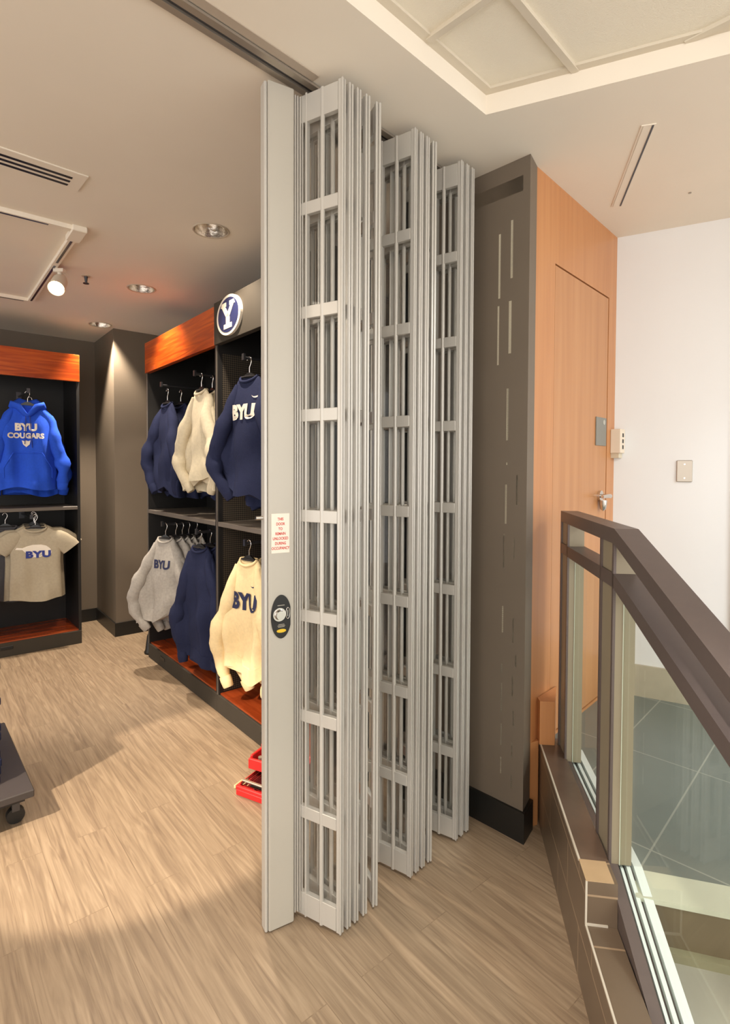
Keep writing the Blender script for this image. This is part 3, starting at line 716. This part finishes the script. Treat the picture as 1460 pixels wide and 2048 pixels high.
# royal sleeve item at left edge, lower shelf
p = at_cab(CLs, AL, ML - .90, .02, .93)
t, sh = garment('hoodie', 'royal blue sweatshirt at the left picture edge below the shelf', 'sweatshirt', M_royal, p, 150, W=.44, L=.58, Ls=.52, seed=31)
hanger('black hanger holding the royal blue sweatshirt at the left picture edge', p, 150)

# --- right cabinet 1 upper left: navy
def crew(lab, m, s, d, z, face, base=CR, printer=None, hl=None, **kw):
    p = at_cab(base, AR, s, d, z)
    t, sh = garment('sweatshirt', lab, 'sweatshirt', m, p, face, **kw)
    if printer: printer(t, sh)
    hanger(hl or ('hanger holding the ' + lab.split(',')[0]), p, face, ('hangers of the ' + kw['group']) if kw.get('group') else None)
    return t, sh
ZU, ZL = ARM_U - .095, ARM_L - .095
crew('navy sweatshirt nearest the column, front of the upper rail', M_navy, .345, .04, ZU - .03, 226, seed=41, W=.50, L=.64, Ls=.58, spread=.04, fwd=-.06, hl='black hanger holding the front navy sweatshirt nearest the column')
crew('navy sweatshirt second on the upper rail nearest the column', M_navy, .345, .14, ZU - .03, 222, seed=42, W=.50, L=.66, Ls=.60, spread=.02)
crew('small navy sweatshirt deep in the cabinet between navy and oatmeal ones', M_navy, .62, .27, ZU - .12, 222, seed=43, W=.42, L=.58, Ls=.52)
# oatmeal group
for i, (d, lab, f) in enumerate(((.04, 'oatmeal sweatshirt at the front of the upper rail beside the divider', 228), (.115, 'oatmeal sweatshirt second from the front beside the divider', 230), (.19, 'oatmeal sweatshirt third from the front beside the divider', 232), (.26, 'oatmeal sweatshirt rearmost beside the divider', 228))):
    crew(lab, M_oat, .963, d, ZU, f, seed=50 + i, W=.50, L=.60, Ls=.58, spread=.035, fwd=-.05, group='oatmeal sweatshirts on the upper rail', hem=.03)
# grey BYU
def gprint(t, sh):
    m = MB(); v, f = text_mesh('BYU', .085, .003, 1.0); on_front(sh, m, v, f, .01, .20); obj('chest_print', m, M_pn, t)
crew('heather grey sweatshirt with navy chest lettering, front of the lower rail', M_hgrey, .345, .02, ZL, 203, seed=61, W=.56, L=.58, Ls=.62, spread=.07, fwd=-.05, printer=gprint, hem=.035, T=.10)
for i, (d, lab) in enumerate(((.09, 'heather grey sweatshirt second on the lower rail'), (.14, 'heather grey sweatshirt third on the lower rail'), (.19, 'heather grey sweatshirt fourth on the lower rail'), (.25, 'heather grey sweatshirt rearmost on the lower rail'))):
    crew(lab, M_hgrey, .36, d, ZL, 208 + 3 * i, seed=62 + i, W=.54, L=.60, Ls=.64, spread=.03, group='grey sweatshirts on the lower rail', T=.06)
for i, (d, lab) in enumerate(((.03, 'long navy sweatshirt at the front of the lower rail beside the divider'), (.10, 'long navy sweatshirt second from the front beside the divider'), (.17, 'long navy sweatshirt rearmost on the lower rail beside the divider'))):
    crew(lab, M_navy, .955, d, ZL, 212 + 5 * i, seed=71 + i, W=.46, L=.72, Ls=.70, spread=.02, group='navy sweatshirts on the lower rail', hem=.02)
# cabinet 2
def nprint(t, sh):
    m = MB(); v, f = text_mesh('BYU', .105, .007, 1.0); on_front(sh, m, v, f, -.0, .21); swoosh(sh, m, .10, .118, .075); obj('chest_print', m, M_pw, t)
crew('navy sweatshirt with white lettering and swoosh, front of the upper rail', M_navy, .37, .03, ZU, 216, base=CR2, seed=81, W=.50, L=.62, Ls=.60, spread=.05, fwd=-.05, printer=nprint, T=.10, hem=.03, hl='black hanger holding the white-lettered navy sweatshirt')
crew('plain navy sweatshirt directly behind the white-lettered one, beside the gate post', M_navy, .42, .16, ZU, 218, base=CR2, seed=82, W=.50, L=.70, Ls=.66, spread=.04, hl='black hanger holding the navy sweatshirt behind the white-lettered one')
def cprint(t, sh):
    m = MB(); v, f = text_mesh('BYU', .125, .006, .9); on_front(sh, m, v, f, .015, .24); swoosh(sh, m, .085, .14, .06); obj('chest_print', m, M_pn, t)
crew('cream sweatshirt with dark chest lettering at the front of the lower rail', M_cream, .38, .02, ZL + .01, 217, base=CR2, seed=91, W=.46, L=.60, Ls=.66, spread=.04, fwd=-.05, printer=cprint, T=.09, hem=.03)
crew('plain cream sweatshirt behind the lettered cream one, half hidden by the gate post', M_cream, .43, .12, ZL, 214, base=CR2, seed=92, W=.48, L=.66, Ls=.68, spread=.03)

# ------------------------------------------------------------------ folding grille gate
GO = (-.304, 1.708)
gt = thing('folding_grille_gate', 'tall silver folding security gate bunched open at the shop entrance', 'folding gate', (GO[0], GO[1], 0))
def sub(p): return (p[0] - GO[0], p[1] - GO[1], 0)
# lead post (local frame rotated az 60)
lpst = MB(); lpst.bbox(0, .088, 0, .045, 0.004, 2.705, .004)
lp_o = obj('lead_post', lpst, M_gate2, gt, (0, 0, 0), azr(60))
obj('edge_strip', MB().bbox(-.011, -.001, .004, .04, .004, 2.70, .003), M_gate, lp_o)
ch = MB(); ch.box(.0885, .120, .014, .04, .03, 2.69)
for x in (.0905, .099, .108, .116): ch.bbox(x, x + .0045, .004, .016, .03, 2.69, .001)
obj('hinge_channel', ch, M_gate, lp_o)
obj('latch_bolt', MB().tube([(-.035, .02, 1.345), (-.008, .02, 1.345)], .006, 8), M_chrome, lp_o)
ovl = []; n = 44
for i in range(n):
    a = 2 * PI * i / n; ovl.append((min(.0415 + .034 * math.cos(a), .0725), 1.027 + .070 * math.sin(a)))
lk = obj('lock_plate', MB().plate(ovl, -.004, .001), M_black, lp_o)
cyl = MB().tube([(.033, -.004, 1.036), (.033, -.010, 1.036)], .0215, 28); cyl.tube([(.033, -.010, 1.036), (.033, -.022, 1.036)], [.017, .014], 24)
obj('lock_cylinder', cyl, M_chrome, lk)
kr = MB(); pts = [(.0625 + .0065 * math.cos(2 * PI * i / 24), -.006, 1.037 + .018 * math.sin(2 * PI * i / 24)) for i in range(25)]; kr.tube(pts, .0013, 6, caps=False); kr.box(.0615, .0635, -.006, -.004, 1.027, 1.047)
obj('key_escutcheon', kr, M_chrome, lk)
ov2 = [(.041 + .016 * math.cos(a) * (1 if abs(math.cos(a)) < .99 else 1), .982 + .0058 * math.sin(a)) for a in [2 * PI * i / 24 for i in range(24)]]
obj('yellow_badge', MB().plate(ov2, -.0055, -.004), mat('yellow_badge', (222, 184, 40), .4), lk)
tx = MB()
for i, wd in enumerate((.020, .026, .022)): tx.box(.041 - wd / 2, .041 + wd / 2, -.0048, -.004, 1.0015 - i * .004, 1.0032 - i * .004)
tx.box(.028, .052, -.0048, -.004, 1.063, 1.065)
obj('lock_lettering', tx, M_steel, lk)
sg = thing('notice_sticker', 'white notice sticker with red capitals on the gate lead post', 'sign', (GO[0], GO[1], 0), azr(60))
obj('paper', MB().box(.009, .070, -.0012, -.0001, 1.232, 1.358), mat('white_sticker', (238, 224, 208), .5), sg)
tx = MB()
for i, (s, k_) in enumerate((('THIS', 1), ('DOOR', 1), ('TO', 1), ('REMAIN', 1), ('UNLOCKED', 1), ('DURING', 1), ('OCCUPANCY', 1))):
    flat_text(tx, s, .0125, .0395, 1.340 - i * .0155, -.0016, .0003, .78)
obj('lettering', tx, mat('red_print', (200, 52, 40), .6), sg)

# accordion panels: right end at R, left end at L
BARS = (2.336, 2.005, 1.674, 1.348, 1.020, .687, .364)
PW = .268
def uv(u, s): return ((u + s) / math.sqrt(2) , (s - u) / math.sqrt(2))
panels = [(1.151, 1.085), (1.183, 1.165), (1.217, 1.200), (1.257, 1.27), (1.307, 1.40), (1.497, 1.448), (1.530, 1.52), (1.565, 1.56), (1.605, 1.68), (1.778, 1.725), (1.815, 1.79), (1.852, 1.84)]
def panel():
    fr = MB()
    zt, zb = 2.70, .012
    # right stile with rounded nose and grooves
    fr.bbox(-.013, 0, -.008, .008, zb, zt, .002)
    fr.bbox(.0005, .006, -.0100, -.0020, zb, zt, .0015); fr.bbox(.0005, .006, .0020, .0100, zb, zt, .0015)
    fr.bbox(-PW, -PW + .014, -.0115, .0115, zb, zt, .002)
    fr.bbox(-PW + .014, -.013, -.0085, .0085, 2.608, zt - .006, .001)
    fr.bbox(-PW + .014, -.013, -.0085, .0085, zb + .004, .092, .001)
    fr.bbox(-.1345 - .0035, -.1345 + .0035, -.010, .010, zb, zt, .002)
    p = obj('grille_panel', fr, M_gate, gt)
    for z in BARS:
        obj('crossbar', MB().bbox(-PW + .014, -.013, -.0088, .0088, z - .020, z + .020, .0015), M_gate, p)
    for x in (-.072, -.203):
        obj('vertical_rod', MB().tube([(x, -.004, .013), (x, -.004, 2.695)], .0075, 10), M_gate, p)
    obj('clear_pane', MB().box(-PW + .014, -.013, .0035, .0055, .09, 2.61), M_pane, p)
    return p
UR = -1.254; 
for i, (sR, sL) in enumerate(panels):
    pr = panel0 if i else panel()
    if i == 0: panel0 = pr; o = pr
    else: o = copy_tree(panel0, gt)
    Rr = uv(UR, sR); ul = UR - math.sqrt(max(0, PW ** 2 - (sL - sR) ** 2)); Ll = uv(ul, sL)
    ang = math.atan2(Rr[1] - Ll[1], Rr[0] - Ll[0])
    o.location = sub(Rr); o.rotation_euler = (0, 0, ang)
# jamb closing strip against the wall
obj('end_jamb', MB().bbox(0, .03, -.02, .02, 0.004, 2.72, .003), M_gate, gt, sub(line_pt(line_pt(W0, -45, .34), 225, .02)), azr(45))

# overhead track
tk = thing('gate_track', 'dark recessed steel track in the ceiling above the folding gate', 'gate track', (0, 0, H))
def tb(u0, u1, zz0, zz1, s0=-.1, s1=1.93):
    a, b, c, d = uv(u0, s0), uv(u1, s0), uv(u1, s1), uv(u0, s1)
    return MB().prism([a, b, c, d], zz0, zz1)
UC = -1.392
obj('channel', tb(UC - .026, UC + .026, -.004, 0), M_dmetal, tk)
obj('lip', tb(UC - .030, UC - .008, -.012, -.004), M_steel, tk)
obj('lip', tb(UC + .008, UC + .030, -.012, -.004), M_steel, tk)
obj('shadow_band', tb(UC + .032, UC + .062, -.003, 0, -.1, 1.12), mat('painted_shadow_band', (176, 162, 146), .5), tk)  # thin grey strip paints the ceiling shadow beside the track

# ------------------------------------------------------------------ floor items
# red organiser with clear lid and red bit tray
og = thing('red_organizer_case', 'red plastic organizer case with a clear lid and latch on the floor by the gate', 'tool case', (-.590, 2.455, 0), azr(118))
M_red = mat('red_plastic', (198, 34, 34), .35); M_clear = glass_mat('clear_lid', (.80, .72, .68), .12)
bx = MB(); bx.bbox(0, .36, 0, .26, 0.0, .030, .004)
obj('tray', bx, M_red, og)
rimm = MB(); rimm.bbox(0, .36, -.002, .014, .030, .046, .003); rimm.bbox(0, .014, .014, .26, .030, .046, .003); rimm.bbox(.346, .36, .014, .26, .030, .046, .003); rimm.bbox(.014, .346, .248, .26, .030, .046, .003)
obj('rim', rimm, M_red, og)
obj('clear_lid', MB().bbox(.016, .344, .016, .246, .046, .056, .003), M_clear, og)
obj('lid_bar', MB().bbox(.016, .344, .024, .038, .056, .064, .002), M_steel, og)
dv = MB()
for x in (.09, .18, .27): dv.box(x, x + .003, .02, .24, .031, .045)
obj('divider', dv, mat('brown_red_dividers', (150, 82, 74), .5), og)
lt = MB(); lt.bbox(-.03, 0, .03, .042, .008, .018, .002); lt.bbox(-.03, 0, .075, .087, .008, .018, .002); lt.bbox(-.038, -.03, .03, .087, .006, .02, .002)
obj('latch', lt, mat('pale_yellow_latch', (222, 212, 160), .35), og)
bt = thing('red_bit_rack', 'red slatted rack of metal driver bits propped on the organizer case', 'bit rack', (-.555, 2.56, .065), azr(116))
fm = MB(); fm.bbox(0, .30, 0, .015, 0, .05, .003); fm.bbox(0, .30, .10, .115, 0, .075, .003); fm.bbox(0, .015, .015, .10, 0, .06, .003); fm.bbox(.285, .30, .015, .10, 0, .06, .003); fm.box(.015, .285, .015, .10, 0, .012)
obj('frame', fm, M_red, bt)
for k_ in range(12): obj('driver_bit', MB().tube([(.03 + k_ * .021, .088, .012), (.03 + k_ * .021, .088, .062)], .0045, 6), M_chrome, bt)
for k_ in range(6): obj('socket', MB().tube([(.04 + k_ * .042, .045, .012), (.04 + k_ * .042, .045, .045)], .012, 10), M_steel, bt)

# rolling display at left edge
rb = thing('rolling_display_base', 'dark grey wheeled display platform at the left edge of the picture', 'display rack', (-1.385, 2.245, 0), azr(-41.1))
obj('platform', MB().bbox(0, .80, 0, .60, .118, .150, .004), mat('charcoal_laminate', (66, 60, 58), .4, noise=.04), rb)
obj('skirt', MB().box(.03, .78, .03, .58, .098, .118), M_cab, rb)
for (x, y) in ((.07, .06), (.73, .06), (.07, .54), (.73, .54)):
    cs = obj('caster', MB().tube([(x - .014, y, .034), (x + .014, y, .034)], .034, 18), M_black, rb)
    obj('caster_fork', MB().box(x - .02, x + .02, y - .014, y + .014, .055, .098), M_dmetal, rb)
ns = thing('folded_navy_stack', 'stack of navy garments standing on the wheeled platform at the left edge', 'garment stack', (-1.385, 2.245, .1505), azr(-41.1))
st = MB()
for k_ in range(14): st.bbox(.13 + .003 * math.sin(k_ * 2.1), .62, .10 + .003 * math.cos(k_ * 1.7), .52, k_ * .0375, k_ * .0375 + .037, .006)
obj('garment_pile', st, M_navy, ns)

# broom / dustpan beside the cabinet end
bd = thing('upright_dustpan', 'black long-handled dustpan standing on the floor at the cabinet end by the column', 'dustpan', at_cab(CR, AR, -.085, .05, 0), azr(AR))
obj('handle', MB().tube([(.02, 0, .14), (.045, 0, .42)], .009, 10), M_black, bd)
obj('pan', MB().lathe([(.001, 0), (.052, 0), (.056, .012), (.046, .03), (.032, .14), (.012, .19), (.001, .20)], 20), M_black, bd)
